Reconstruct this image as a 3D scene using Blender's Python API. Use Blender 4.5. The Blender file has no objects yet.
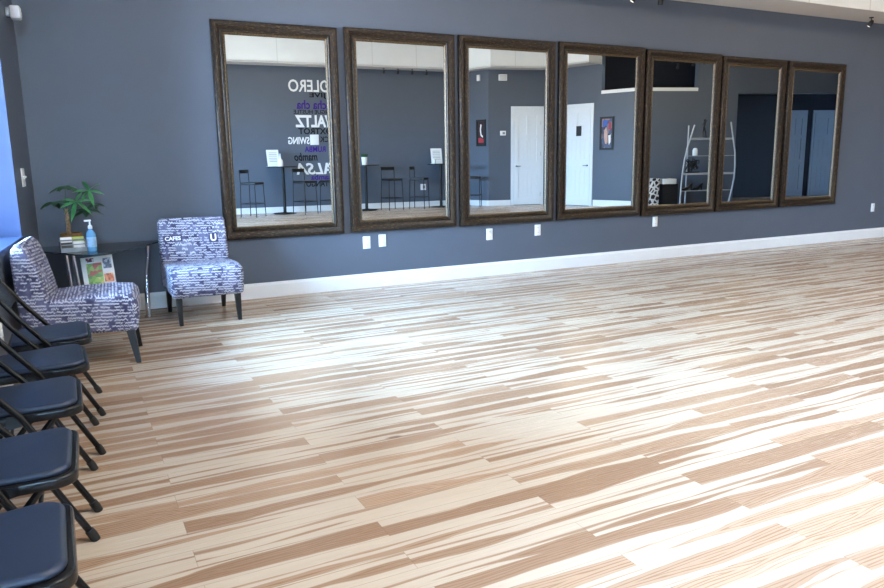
import bpy, bmesh, math, random
from mathutils import Vector, Matrix
random.seed(7)
C = bpy.context.scene.collection
PI = math.pi
# ------------------------------------------------------------------ camera
H, F = 1.25, 724.41
YAW, PIT, ROL = .4705, .1844, -.0148

def ray(u, v):
    a, b = (u - 442) / F, (v - 294) / F
    c, s = math.cos(ROL), math.sin(ROL)
    a, b = a * c + b * s, -a * s + b * c
    y, z = math.cos(PIT) - b * math.sin(PIT), -math.sin(PIT) - b * math.cos(PIT)
    cy, sy = math.cos(YAW), math.sin(YAW)
    return Vector((a * cy + y * sy, -a * sy + y * cy, z))

fw = ray(442, 294)
rt = ray(442 + F, 294) - fw
up = fw - ray(442, 294 + F)
cd = bpy.data.cameras.new('camera')
cam = bpy.data.objects.new('camera', cd)
C.objects.link(cam)
cd.sensor_width = 36.0
cd.sensor_fit = 'HORIZONTAL'
cd.lens = 36.0 * F / 884.0
cd.clip_start = .05
m = Matrix((rt.normalized(), up.normalized(), -fw.normalized())).transposed().to_4x4()
m.translation = Vector((0, 0, H))
cam.matrix_world = m
bpy.context.scene.camera = cam

# ------------------------------------------------------------------ materials
def srgb(r, g, b):
    f = lambda c: (c / 255 / 12.92) if c / 255 <= .04045 else ((c / 255 + .055) / 1.055) ** 2.4
    return (f(r), f(g), f(b), 1)

def mat(name, col, rough=.5, metal=0.0, noise=0.0, nscale=20, bump=0.0, spec=.5, emit=None, estr=0):
    m = bpy.data.materials.new(name)
    m.use_nodes = True
    nt = m.node_tree
    b = nt.nodes['Principled BSDF']
    b.inputs['Base Color'].default_value = col
    b.inputs['Roughness'].default_value = rough
    b.inputs['Metallic'].default_value = metal
    b.inputs['Specular IOR Level'].default_value = spec
    if emit:
        b.inputs['Emission Color'].default_value = emit
        b.inputs['Emission Strength'].default_value = estr
    tc = nt.nodes.new('ShaderNodeTexCoord')
    n = nt.nodes.new('ShaderNodeTexNoise')
    n.inputs['Scale'].default_value = nscale
    n.inputs['Detail'].default_value = 4
    nt.links.new(tc.outputs['Object'], n.inputs['Vector'])
    if noise:
        r = nt.nodes.new('ShaderNodeValToRGB')
        lo = tuple(c * (1 - noise) for c in col[:3]) + (1,)
        hi = tuple(min(1, c * (1 + noise)) for c in col[:3]) + (1,)
        r.color_ramp.elements[0].color = lo
        r.color_ramp.elements[1].color = hi
        r.color_ramp.elements[0].position = .3
        r.color_ramp.elements[1].position = .7
        nt.links.new(n.outputs['Fac'], r.inputs['Fac'])
        nt.links.new(r.outputs['Color'], b.inputs['Base Color'])
    if bump:
        bp = nt.nodes.new('ShaderNodeBump')
        bp.inputs['Strength'].default_value = bump
        bp.inputs['Distance'].default_value = .01
        nt.links.new(n.outputs['Fac'], bp.inputs['Height'])
        nt.links.new(bp.outputs['Normal'], b.inputs['Normal'])
    return m

class NT:
    """tiny helper to write shader maths"""
    def __init__(self, name):
        self.m = bpy.data.materials.new(name)
        self.m.use_nodes = True
        self.t = self.m.node_tree
        self.b = self.t.nodes['Principled BSDF']
    def n(self, kind, **kw):
        nd = self.t.nodes.new(kind)
        for k, v in kw.items():
            setattr(nd, k, v)
        return nd
    def set(self, sock, v):
        if hasattr(v, 'is_output') or isinstance(v, bpy.types.NodeSocket):
            self.t.links.new(v, sock)
        else:
            sock.default_value = v
    def math(self, op, a, b=0.0, c=0.0):
        nd = self.n('ShaderNodeMath', operation=op)
        for i, v in enumerate((a, b, c)):
            self.set(nd.inputs[i], v)
        return nd.outputs[0]
    def vec(self, x=0.0, y=0.0, z=0.0):
        nd = self.n('ShaderNodeCombineXYZ')
        for i, v in enumerate((x, y, z)):
            self.set(nd.inputs[i], v)
        return nd.outputs[0]
    def noise(self, v, scale=1, detail=2, rough=.5, dist=0.0):
        nd = self.n('ShaderNodeTexNoise')
        self.set(nd.inputs['Vector'], v)
        nd.inputs['Scale'].default_value = scale
        nd.inputs['Detail'].default_value = detail
        nd.inputs['Roughness'].default_value = rough
        nd.inputs['Distortion'].default_value = dist
        return nd.outputs['Fac']
    def white(self, v):
        nd = self.n('ShaderNodeTexWhiteNoise', noise_dimensions='3D')
        self.set(nd.inputs['Vector'], v)
        return nd.outputs['Value']
    def mix(self, f, a, b, blend='MIX'):
        nd = self.n('ShaderNodeMix', data_type='RGBA', blend_type=blend)
        self.set(nd.inputs[0], f)
        self.set(nd.inputs[6], a)
        self.set(nd.inputs[7], b)
        return nd.outputs[2]
    def smooth(self, v, a, b):
        nd = self.n('ShaderNodeMapRange', interpolation_type='SMOOTHSTEP')
        self.set(nd.inputs[0], v)
        nd.inputs[1].default_value = a
        nd.inputs[2].default_value = b
        return nd.outputs[0]
    def coord(self, which):
        nd = self.n('ShaderNodeTexCoord')
        s = self.n('ShaderNodeSeparateXYZ')
        self.t.links.new(nd.outputs[which], s.inputs[0])
        return s.outputs[0], s.outputs[1], s.outputs[2]

def floor_material():
    k = NT('hickory_planks')
    x, y, z = k.coord('Object')
    PW, PL = .112, 1.21
    row = k.math('FLOOR', k.math('DIVIDE', k.math('ADD', y, .03), PW))
    fy = k.math('FRACT', k.math('DIVIDE', k.math('ADD', y, .03), PW))
    odd = k.math('MODULO', k.math('ABSOLUTE', row), 2.0)
    xs = k.math('ADD', k.math('SUBTRACT', x, .25), k.math('MULTIPLY', odd, PL / 2))
    px = k.math('DIVIDE', xs, PL)
    col = k.math('FLOOR', px)
    fx = k.math('FRACT', px)
    r1 = k.white(k.vec(row, col, 1.3))
    r2 = k.white(k.vec(row, col, 7.7))
    r3 = k.white(k.vec(row, col, 3.1))
    # one tapering band of heartwood in each board
    ox = k.math('MULTIPLY', r1, 37.0)
    oy = k.math('MULTIPLY', r2, 53.0)
    r4 = k.white(k.vec(row, col, 15.0))
    wob = k.math('MULTIPLY', k.math('SUBTRACT', k.noise(k.vec(k.math('ADD', k.math('MULTIPLY', x, 1.5), ox), oy, 0.0), 1.0, 1.5), .5), .55)
    cen = k.math('ADD', k.math('ADD', .18, k.math('MULTIPLY', r3, .64)), wob)
    hw = k.noise(k.vec(k.math('ADD', k.math('MULTIPLY', x, 1.15), oy), ox, 5.0), 1.0, 1.5, .45)
    hw = k.math('ADD', k.math('MULTIPLY', k.math('SUBTRACT', hw, .5), 1.35), k.math('ADD', .10, k.math('MULTIPLY', r4, .30)))
    dd = k.math('ABSOLUTE', k.math('SUBTRACT', fy, cen))
    jit = k.math('MULTIPLY', k.math('SUBTRACT', k.noise(k.vec(k.math('ADD', k.math('MULTIPLY', x, 5.0), ox), k.math('MULTIPLY', y, 60.0), oy), 1.0, 2), .5), .12)
    thr = k.math('ADD', k.math('SUBTRACT', hw, dd), jit)
    hm = k.smooth(thr, -.03, .06)
    # a second thin streak
    c2 = k.math('ADD', k.math('FRACT', k.math('ADD', r3, .47)), k.math('MULTIPLY', wob, .7))
    h2 = k.math('SUBTRACT', k.math('MULTIPLY', k.noise(k.vec(k.math('ADD', k.math('MULTIPLY', x, 1.7), ox), 9.0, oy), 1.0, 1), .34), .12)
    t2 = k.math('SUBTRACT', h2, k.math('ABSOLUTE', k.math('SUBTRACT', fy, c2)))
    hm = k.math('MAXIMUM', hm, k.math('MULTIPLY', k.smooth(t2, -.02, .03), .85))
    ring = k.math('SINE', k.math('MULTIPLY', thr, 55.0))
    fine = k.noise(k.vec(k.math('MULTIPLY', x, 9.0), k.math('MULTIPLY', y, 420.0), ox), 1.0, 3, .6)
    cream = k.mix(k.noise(k.vec(k.math('MULTIPLY', x, 1.5), k.math('MULTIPLY', y, 40.0), oy), 1.0, 3), srgb(195, 179, 160), srgb(210, 196, 178))
    tan_a = k.mix(r2, srgb(156, 126, 103), srgb(190, 161, 136))
    tan_b = k.mix(k.math('MULTIPLY', k.smooth(ring, .1, 1.0), .6), tan_a, srgb(140, 104, 76))
    tan = k.mix(k.math('MULTIPLY', k.smooth(fine, .5, .8), .35), tan_b, srgb(130, 96, 72))
    base = k.mix(hm, cream, tan)
    # dark mineral streaks
    ms = k.noise(k.vec(k.math('ADD', k.math('MULTIPLY', x, 1.4), oy), k.math('MULTIPLY', y, 70.0), ox), 1.0, 2, .5)
    base = k.mix(k.math('MULTIPLY', k.smooth(ms, .69, .77), .6), base, srgb(128, 94, 72))
    # knots
    vo = k.n('ShaderNodeTexVoronoi')
    k.set(vo.inputs['Vector'], k.vec(k.math('MULTIPLY', x, 1.1), k.math('MULTIPLY', y, 3.2), 0.0))
    vo.inputs['Scale'].default_value = 1.0
    kn = k.math('MULTIPLY', k.math('SUBTRACT', 1.0, k.smooth(vo.outputs['Distance'], .02, .06)), k.math('GREATER_THAN', k.white(k.vec(row, col, 11.0)), .6))
    base = k.mix(k.math('MULTIPLY', kn, .75), base, srgb(96, 66, 48))
    # joints
    ey = k.math('MINIMUM', fy, k.math('SUBTRACT', 1.0, fy))
    ex = k.math('MULTIPLY', k.math('MINIMUM', fx, k.math('SUBTRACT', 1.0, fx)), PL / PW)
    gap = k.math('SUBTRACT', 1.0, k.smooth(k.math('MINIMUM', ey, ex), .004, .018))
    base = k.mix(k.math('MULTIPLY', gap, .35), base, srgb(120, 92, 70))
    k.set(k.b.inputs['Base Color'], base)
    rg = k.math('ADD', .20, k.math('MULTIPLY', fine, .12))
    k.set(k.b.inputs['Roughness'], rg)
    k.b.inputs['Specular IOR Level'].default_value = .28
    bp = k.n('ShaderNodeBump')
    bp.inputs['Strength'].default_value = .12
    bp.inputs['Distance'].default_value = .002
    k.set(bp.inputs['Height'], k.math('SUBTRACT', fine, k.math('MULTIPLY', gap, 2.0)))
    k.set(k.b.inputs['Normal'], bp.outputs['Normal'])
    return k.m

def script_fabric():
    """dark slate cloth printed with rows of pale handwriting, in UV metres"""
    k = NT('handwriting_fabric')
    u, v, _ = k.coord('UV')
    blk = k.white(k.vec(k.math('FLOOR', k.math('DIVIDE', u, .155)), k.math('FLOOR', k.math('DIVIDE', v, .125)), 4.0))
    def hand(rowh, freq, seed, width):
        vs = k.math('ADD', v, k.math('MULTIPLY', u, .05))
        q = k.math('DIVIDE', vs, rowh)
        row = k.math('FLOOR', q)
        f = k.math('FRACT', q)
        c1 = k.noise(k.vec(k.math('MULTIPLY', u, freq), k.math('MULTIPLY', row, 13.7), seed), 1.0, 1.5, .6)
        cen = k.math('ADD', .5, k.math('MULTIPLY', k.math('SUBTRACT', c1, .5), 1.9))
        d = k.math('ABSOLUTE', k.math('SUBTRACT', f, cen))
        line = k.math('SUBTRACT', 1.0, k.smooth(d, width, width + .12))
        gaps = k.smooth(k.noise(k.vec(k.math('MULTIPLY', u, 24.0), k.math('MULTIPLY', row, 5.3), seed + 9.0), 1.0, 1), .40, .46)
        return k.math('MULTIPLY', line, gaps)
    a = hand(.0200, 215.0, 1.0, .12)
    b = hand(.035, 120.0, 5.0, .10)
    pick = k.math('GREATER_THAN', blk, .68)
    ink = k.math('ADD', k.math('MULTIPLY', a, k.math('SUBTRACT', 1.0, pick)), k.math('MULTIPLY', b, pick))
    wash = k.noise(k.vec(u, v, 0.0), 9.0, 3)
    base = k.mix(k.smooth(wash, .35, .65), srgb(62, 62, 90), srgb(108, 110, 140))
    pale = k.math('MULTIPLY', k.math('GREATER_THAN', blk, .93), .35)
    base = k.mix(pale, base, srgb(150, 154, 178))
    col = k.mix(k.math('MULTIPLY', ink, .8), base, srgb(226, 228, 238))
    k.set(k.b.inputs['Base Color'], col)
    k.b.inputs['Roughness'].default_value = .85
    k.b.inputs['Specular IOR Level'].default_value = .2
    return k.m

def bronze_frame():
    k = NT('bronzed_wood')
    u, v, _ = k.coord('UV')
    st = k.noise(k.vec(k.math('MULTIPLY', u, 6.0), k.math('MULTIPLY', v, 260.0), 0.0), 1.0, 4, .65)
    bl = k.noise(k.vec(k.math('MULTIPLY', u, 22.0), k.math('MULTIPLY', v, 130.0), 3.0), 1.0, 3, .6)
    c = k.mix(k.smooth(st, .38, .68), srgb(15, 12, 11), srgb(50, 37, 28))
    c = k.mix(k.math('MULTIPLY', k.smooth(bl, .50, .70), .65), c, srgb(118, 92, 60))
    k.set(k.b.inputs['Base Color'], c)
    k.b.inputs['Roughness'].default_value = .42
    k.b.inputs['Metallic'].default_value = .25
    return k.m

def gold_bead():
    k = NT('rubbed_gold')
    u, v, _ = k.coord('UV')
    st = k.noise(k.vec(k.math('MULTIPLY', u, 55.0), k.math('MULTIPLY', v, 200.0), 0.0), 1.0, 3, .65)
    k.set(k.b.inputs['Base Color'], k.mix(k.smooth(st, .35, .65), srgb(42, 33, 25), srgb(118, 95, 67)))
    k.b.inputs['Roughness'].default_value = .4
    k.b.inputs['Metallic'].default_value = .35
    return k.m

def fascia_material():
    k = NT('white_fascia_boards')
    x, y, z = k.coord('Object')
    f = k.math('FRACT', k.math('DIVIDE', x, 1.15))
    line = k.math('SUBTRACT', 1.0, k.smooth(k.math('MINIMUM', f, k.math('SUBTRACT', 1.0, f)), .004, .012))
    n = k.noise(k.vec(x, y, z), 3.0, 3)
    c = k.mix(n, srgb(226, 228, 228), srgb(240, 240, 238))
    k.set(k.b.inputs['Base Color'], k.mix(k.math('MULTIPLY', line, .35), c, srgb(150, 155, 160)))
    k.b.inputs['Roughness'].default_value = .7
    return k.m

def glass_mat(name, tint, gl=.03):
    k = NT(name)
    out = k.t.nodes['Material Output']
    tr = k.n('ShaderNodeBsdfTransparent')
    tr.inputs[0].default_value = tint
    gs = k.n('ShaderNodeBsdfGlossy')
    gs.inputs['Roughness'].default_value = .02
    gs.inputs['Color'].default_value = (1, 1, 1, 1)
    fr = k.n('ShaderNodeFresnel')
    fr.inputs['IOR'].default_value = 1.45
    mx = k.n('ShaderNodeMixShader')
    k.t.links.new(fr.outputs[0], mx.inputs[0])
    k.t.links.new(tr.outputs[0], mx.inputs[1])
    k.t.links.new(gs.outputs[0], mx.inputs[2])
    k.t.links.new(mx.outputs[0], out.inputs['Surface'])
    return k.m

def patch_print(name, cols, scale, seed):
    """abstract printed picture made of irregular colour patches"""
    k = NT(name)
    x, y, z = k.coord('Object')
    vo = k.n('ShaderNodeTexVoronoi')
    k.set(vo.inputs['Vector'], k.vec(k.math('ADD', x, seed), y, z))
    vo.inputs['Scale'].default_value = scale
    s = k.n('ShaderNodeSeparateColor')
    k.t.links.new(vo.outputs['Color'], s.inputs[0])
    r = k.n('ShaderNodeValToRGB')
    r.color_ramp.interpolation = 'CONSTANT'
    el = r.color_ramp.elements
    while len(el) < len(cols):
        el.new(.5)
    for i, c in enumerate(cols):
        el[i].position = i / len(cols)
        el[i].color = c
    k.t.links.new(s.outputs[0], r.inputs[0])
    k.set(k.b.inputs['Base Color'], r.outputs[0])
    k.b.inputs['Roughness'].default_value = .4
    return k.m

M = dict(
    floor=floor_material(),
    wall=mat('slate_blue_paint', srgb(90, 98, 111), .42, noise=.02, nscale=4, spec=.3),
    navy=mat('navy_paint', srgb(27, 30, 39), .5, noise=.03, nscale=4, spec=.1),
    white=mat('white_trim_paint', srgb(234, 236, 238), .4, noise=.015, nscale=8),
    sill=mat('window_reveal_paint', srgb(50, 68, 106), .5, noise=.02, nscale=8),
    ceil=mat('ceiling_white', srgb(228, 228, 226), .8, noise=.02, nscale=5),
    soffit=mat('soffit_grey_white', srgb(212, 208, 204), .8, noise=.02, nscale=5),
    fascia=fascia_material(),
    glass=glass_mat('window_glass', (.97, .98, 1, 1)),
    tglass=glass_mat('table_glass', (.80, .88, .88, 1)),
    tedge=mat('glass_edge', srgb(30, 48, 54), .1),
    alu=mat('dark_aluminium', srgb(52, 54, 58), .4, .8, noise=.05),
    bronze=bronze_frame(), gold=gold_bead(),
    mirror=mat('silvered_glass', (.60, .65, .67, 1), .0, 1.0),
    fabric=script_fabric(),
    band=mat('slate_print', srgb(66, 66, 96), .85, noise=.08, nscale=60),
    shelfm=mat('grey_enamel', srgb(168, 174, 182), .4, noise=.02),
    leg=mat('black_wood', srgb(15, 14, 15), .3, noise=.2, nscale=30),
    vinyl=mat('black_vinyl', srgb(34, 47, 68), .40, noise=.06, nscale=300, bump=.08),
    steel=mat('black_painted_steel', srgb(12, 12, 15), .25, noise=.05, spec=.4),
    rubber=mat('black_rubber', srgb(22, 22, 22), .7, noise=.1),
    chrome=mat('chrome', srgb(210, 210, 214), .12, 1.0, noise=.02),
    plastic=mat('white_plastic', srgb(236, 238, 240), .35, noise=.01),
    slot=mat('dark_slot', srgb(60, 60, 62), .6, noise=.02),
    black=mat('matt_black', srgb(18, 18, 20), .5, noise=.05),
    lens=mat('lamp_lens', srgb(235, 235, 225), .2, noise=.01, emit=(1, .93, .8, 1), estr=1.5),
    leaf=mat('leaf_green', srgb(74, 152, 92), .4, noise=.25, nscale=25),
    leafd=mat('leaf_dark_green', srgb(38, 84, 48), .4, noise=.25, nscale=25),
    trunk=mat('trunk_bark', srgb(150, 126, 96), .8, noise=.3, nscale=60, bump=.3),
    potw=mat('woven_brown_pot', srgb(116, 84, 40), .6, noise=.35, nscale=70, bump=.4),
    soil=mat('soil', srgb(50, 38, 28), .9, noise=.4, nscale=90),
    blueliq=mat('clear_blue_gel', srgb(104, 160, 206), .15, noise=.08, nscale=30),
    paper=mat('white_paper', srgb(238, 238, 236), .6, noise=.01),
    limep=mat('lime_paper', srgb(190, 205, 100), .6, noise=.03),
    acryl=mat('smoky_acrylic', srgb(140, 148, 154), .15, noise=.03),
    wletter=mat('white_vinyl_letter', srgb(236, 238, 240), .5, noise=.01),
    bletter=mat('black_vinyl_letter', srgb(12, 13, 16), .6, noise=.02, spec=.2),
    pletter=mat('purple_vinyl_letter', srgb(60, 26, 128), .6, noise=.02, spec=.2),
    sofap=mat('pale_stone', srgb(214, 216, 214), .5, noise=.04),
    hdoor=mat('shade_toned_door', srgb(112, 126, 142), .4, noise=.015),  # hall doors darkened to grey-blue, the hall's shade put into the colour
    door=mat('white_door_paint', srgb(226, 232, 238), .4, noise=.015),
    nickel=mat('brushed_nickel', srgb(150, 150, 150), .3, 1.0, noise=.05),
)

# ------------------------------------------------------------------ mesh helpers
class MB:
    def __init__(self):
        self.bm = bmesh.new()
        self.uv = self.bm.loops.layers.uv.new('UVMap')
        self.mi = 0
    def _done(self, verts, mtx):
        if mtx is not None:
            bmesh.ops.transform(self.bm, matrix=mtx, verts=verts)
    def box(self, x0, x1, y0, y1, z0, z1, bev=0, seg=2, mtx=None):
        t = bmesh.new()
        bmesh.ops.create_cube(t, size=1)
        for v in t.verts:
            v.co = Vector(((x0 + x1) / 2 + v.co.x * (x1 - x0), (y0 + y1) / 2 + v.co.y * (y1 - y0), (z0 + z1) / 2 + v.co.z * (z1 - z0)))
        if bev:
            bmesh.ops.bevel(t, geom=t.edges[:], offset=bev, segments=seg, profile=.5, affect='EDGES')
        self.take(t, mtx)
        return self
    def take(self, t, mtx=None):
        t.verts.index_update()
        vs = [self.bm.verts.new(v.co) for v in t.verts]
        for f in t.faces:
            try:
                nf = self.bm.faces.new([vs[v.index] for v in f.verts])
                nf.material_index = self.mi
            except ValueError:
                pass
        t.free()
        self._done(vs, mtx)
    def tube(self, pts, r, n=10, caps=True, mtx=None):
        pts = [Vector(p) for p in pts]
        rs = r if isinstance(r, (list, tuple)) else [r] * len(pts)
        t = bmesh.new()
        rings = []
        ref = None
        for i, p in enumerate(pts):
            d = (pts[min(i + 1, len(pts) - 1)] - pts[max(i - 1, 0)]).normalized()
            if ref is None:
                ref = Vector((0, 0, 1)) if abs(d.z) < .9 else Vector((1, 0, 0))
            a = d.cross(ref).normalized()
            b = d.cross(a).normalized()
            ref = -b if False else ref
            rings.append([t.verts.new(p + (a * math.cos(2 * PI * j / n) + b * math.sin(2 * PI * j / n)) * rs[i]) for j in range(n)])
        for i in range(len(rings) - 1):
            for j in range(n):
                t.faces.new((rings[i][j], rings[i][(j + 1) % n], rings[i + 1][(j + 1) % n], rings[i + 1][j]))
        if caps:
            t.faces.new(rings[0][::-1])
            t.faces.new(rings[-1])
        bmesh.ops.recalc_face_normals(t, faces=t.faces[:])
        self.take(t, mtx)
        return self
    def lathe(self, prof, n=24, mtx=None):
        """prof: (radius, z) from bottom to top"""
        t = bmesh.new()
        rings = [[t.verts.new((r * math.cos(2 * PI * j / n), r * math.sin(2 * PI * j / n), z)) for j in range(n)] for r, z in prof]
        for i in range(len(rings) - 1):
            for j in range(n):
                t.faces.new((rings[i][j], rings[i][(j + 1) % n], rings[i + 1][(j + 1) % n], rings[i + 1][j]))
        t.faces.new(rings[0][::-1])
        t.faces.new(rings[-1])
        self.take(t, mtx)
        return self
    def prism(self, poly, a0, a1, axis='z', bev=0, seg=3, mtx=None, allbev=False):
        """poly in the two other axes (xy for z, xz for y, yz for x), extruded a0..a1"""
        t = bmesh.new()
        def P(p, a):
            return (p[0], p[1], a) if axis == 'z' else ((p[0], a, p[1]) if axis == 'y' else (a, p[0], p[1]))
        lo = [t.verts.new(P(p, a0)) for p in poly]
        hi = [t.verts.new(P(p, a1)) for p in poly]
        n = len(poly)
        f0, f1 = t.faces.new(lo[::-1]), t.faces.new(hi)
        for i in range(n):
            t.faces.new((lo[i], lo[(i + 1) % n], hi[(i + 1) % n], hi[i]))
        bmesh.ops.recalc_face_normals(t, faces=t.faces[:])
        if bev:
            es = t.edges[:] if allbev else list(set(f0.edges) | set(f1.edges))
            bmesh.ops.bevel(t, geom=es, offset=bev, segments=seg, profile=.5, affect='EDGES')
        self.take(t, mtx)
        return self
    def quad(self, a, b, c, d):
        f = self.bm.faces.new([self.bm.verts.new(p) for p in (a, b, c, d)])
        f.material_index = self.mi
        return f
    def boxuv(self):
        self.bm.normal_update()
        for f in self.bm.faces:
            nx, ny, nz = (abs(c) for c in f.normal)
            for l in f.loops:
                c = l.vert.co
                l[self.uv].uv = (c.x, c.z) if ny >= nx and ny >= nz else ((c.y, c.x) if nz > nx else (c.y, c.z))
    def build(self, name, material, parent=None, smooth=True, ang=40, recalc=False):
        if recalc:
            bmesh.ops.recalc_face_normals(self.bm, faces=self.bm.faces[:])
        self.bm.normal_update()
        if smooth:
            for f in self.bm.faces:
                f.smooth = True
            for e in self.bm.edges:
                if len(e.link_faces) == 2 and e.calc_face_angle(0) > math.radians(ang):
                    e.smooth = False
        me = bpy.data.meshes.new(name)
        self.bm.to_mesh(me)
        self.bm.free()
        for mt in (material if isinstance(material, (list, tuple)) else [material]):
            me.materials.append(mt)
        o = bpy.data.objects.new(name, me)
        C.objects.link(o)
        if parent is not None:
            o.parent = parent
        return o

def thing(name, label, cat, loc=(0, 0, 0), rz=0.0, group=None):
    o = bpy.data.objects.new(name, None)
    o.empty_display_size = .1
    C.objects.link(o)
    o.location = loc
    o.rotation_euler = (0, 0, rz)
    o['label'] = label
    o['category'] = cat
    if group:
        o['group'] = group
    return o

def tag(o, label, cat, group=None):
    o['label'] = label
    o['category'] = cat
    if group:
        o['group'] = group
    return o

def struct(o):
    o['kind'] = 'structure'
    return o

def dup(root, loc, rz, label, group=None):
    r = root.copy()
    C.objects.link(r)
    r.location = loc
    r.rotation_euler = (0, 0, rz)
    r['label'] = label
    if group:
        r['group'] = group
    for ch in list(root.children):
        c = ch.copy()
        C.objects.link(c)
        c.parent = r
        for g in ch.children:
            d = g.copy()
            C.objects.link(d)
            d.parent = c
    return r

def frame_mtx(org, ex):
    """matrix with local x along ex (horizontal), local z up, local y = z cross x (into the room when ex is chosen so)"""
    ex = Vector((ex[0], ex[1], 0)).normalized()
    ez = Vector((0, 0, 1))
    ey = ez.cross(ex)
    mm = Matrix((ex, ey, ez)).transposed().to_4x4()
    mm.translation = Vector(org)
    return mm

# ------------------------------------------------------------------ setting
D = 6.681                                   # the mirror wall
CX, CS = -.246, .08                        # left wall: x = CX - CS*(D-y)
def wx(y): return CX - CS * (D - y)
ZC = 4.3

o = struct(MB().box(-1.2, 24, -6.4, D + .2, -.12, 0).build('floor', M['floor'], smooth=False))
o = struct(MB().box(-1.2, 24, -6.4, D + .2, ZC, ZC + .15).build('ceiling', M['ceil'], smooth=False))
struct(MB().box(-.6, 24, D, D + .2, 0, ZC).build('wall_north', M['wall'], smooth=False))
# mirror side soffit and its white fascia
struct(MB().box(-.6, 19, 6.112, D, 3.02, 3.05).build('trim_1', M['soffit'], smooth=False))
struct(MB().box(-.6, 19, 6.095, 6.112, 3.012, ZC).build('trim_2', M['fascia'], smooth=False))
# baseboard along the mirror wall, with a stepped top
bb = MB().prism([(0, 0), (-.016, 0), (-.016, .118), (-.011, .126), (-.009, .138), (-.003, .142), (0, .142)], -.22, 19, axis='x', mtx=Matrix.Translation((0, D, 0)))
struct(bb.build('baseboard_north', M['white'], smooth=False))

# left wall with a window in view and an unseen added one: local x runs from the corner towards the camera, local y out of the room
LW = frame_mtx((CX, D, 0), (-CS, -1))       # ey = z cross x
LWI = LW.copy()
def lwall(u0, u1, z0, z1, t0=0.0, t1=.26):
    return (u0, u1, -t1, -t0, z0, z1)
def on_left(u, z, t=0.0):                   # t metres into the room
    return LW @ Vector((u, t, z))
# check direction: local +y must point into the room (+x)
SY = 1 if (LW.to_3x3() @ Vector((0, 1, 0))).x > 0 else -1
def lbox(mb, u0, u1, z0, z1, t0, t1, **k):
    a, b = sorted((t0 * SY, t1 * SY))
    return mb.box(u0, u1, a, b, z0, z1, mtx=LW, **k)
WIN = [(.878, 2.6), (5.5, 8.7)]  # second opening is unseen, added to light the near floor and far fascia
WT = .46  # wall made this deep to block grazing daylight near the corner
ZS, ZH = .752, 2.85
w = MB()
ends = [-.2] + [c for ab in WIN for c in ab] + [12.4]
for k in range(0, len(ends), 2):
    lbox(w, ends[k], ends[k + 1], 0, ZC, -WT, 0)
for a, b in WIN:
    lbox(w, a, b, 0, ZS, -WT, 0)
    lbox(w, a, b, ZH, ZC, -WT, 0)
struct(w.build('wall_west', M['wall'], smooth=False))
for i, (a, b) in enumerate(WIN):
    rv = MB()
    lbox(rv, a, a + .012, ZS, ZH, -(WT - .01), .0)
    lbox(rv, b - .012, b, ZS, ZH, -(WT - .01), .0)
    lbox(rv, a, b, ZH - .012, ZH, -(WT - .01), .0)
    lbox(rv, a, b, ZS, ZS + .014, -(WT - .01), .012)
    root = struct(rv.build('window_%d' % (i + 1), M['sill'], smooth=False))
    fr = MB()
    lbox(fr, a + .01, b - .01, ZS + .01, ZS + .07, -(WT - .02), -(WT - .08))
    lbox(fr, a + .01, b - .01, ZH - .07, ZH - .01, -(WT - .02), -(WT - .08))
    n = 2 if b - a > 2 else 1
    for k in range(n + 1):
        c = a + .04 + (b - a - .08) * k / n
        lbox(fr, c - .03, c + .03, ZS + .02, ZH - .02, -(WT - .02), -(WT - .08))
    fr.build('window_frame', M['alu'], root, smooth=False)
    gl = MB()
    lbox(gl, a + .02, b - .02, ZS + .03, ZH - .03, -(WT - .045), -(WT - .051))
    gl.build('window_pane', M['glass'], root, smooth=False)
b_ = MB()
lbox(b_, .0, 12.2, 0, .13, 0, .014)
struct(b_.build('baseboard_west', M['white'], smooth=False))

# the far side of the room, seen in the mirrors
A0, A1 = (-.80, -4.90), (9.62, -4.22)
B0 = (9.95, -3.42)
C0, C1, C2 = (11.50, -3.00), (12.03, -1.43), (12.35, -.50)
D1, D2 = (13.86, -.035), (14.86, .30)
E1, E2, E3 = (17.75, 1.28), (19.0, 1.75), (19.0, D)

def seg(p, q, z0, z1, th=.2, mb=None, e0=0, e1=0):
    """wall panel from p to q, thickness away from the room (room lies to the left of p->q)"""
    p, q = Vector((p[0], p[1], 0)), Vector((q[0], q[1], 0))
    L = (q - p).length
    mb = mb or MB()
    mb.box(-e0, L + e1, -th, 0, z0, z1, mtx=frame_mtx(p, q - p))
    return mb
def along(p, q, x):
    t = (x - p[0]) / (q[0] - p[0])
    return Vector((x, p[1] + t * (q[1] - p[1]), 0))

struct(seg(A0, A1, 0, ZC).build('wall_south', M['wall'], smooth=False))
struct(seg(A1, B0, 0, ZC, .15).build('wall_south_return', M['wall'], smooth=False))
struct(seg(B0, C0, 0, ZC, .15).build('wall_southeast', M['wall'], smooth=False))
wc = seg(C0, C1, 0, ZC, .15)
seg(C1, C2, 0, 2.78, .15, mb=wc)
struct(wc.build('wall_side', M['wall'], smooth=False))
struct(seg(C2, D1, 0, 2.78, .15).build('wall_low', M['wall'], smooth=False))
cap = seg(C1, C2, 2.78, 2.86, .19, e0=.0, e1=.03)
seg(C2, D1, 2.78, 2.86, .19, mb=cap, e1=.0)
struct(cap.build('trim_3', M['white'], smooth=False))
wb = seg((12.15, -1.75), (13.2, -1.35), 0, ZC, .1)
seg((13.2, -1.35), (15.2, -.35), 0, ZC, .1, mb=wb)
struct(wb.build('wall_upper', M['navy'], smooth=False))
we = seg(D1, D2, 0, ZC, .2)
seg(D2, E1, 2.72, ZC, .2, mb=we)
seg(E1, E2, 0, ZC, .2, mb=we)
struct(we.build('wall_east_opening', M['wall'], smooth=False))
struct(seg(E2, E3, 0, ZC, .2).build('wall_east', M['wall'], smooth=False))
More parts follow.
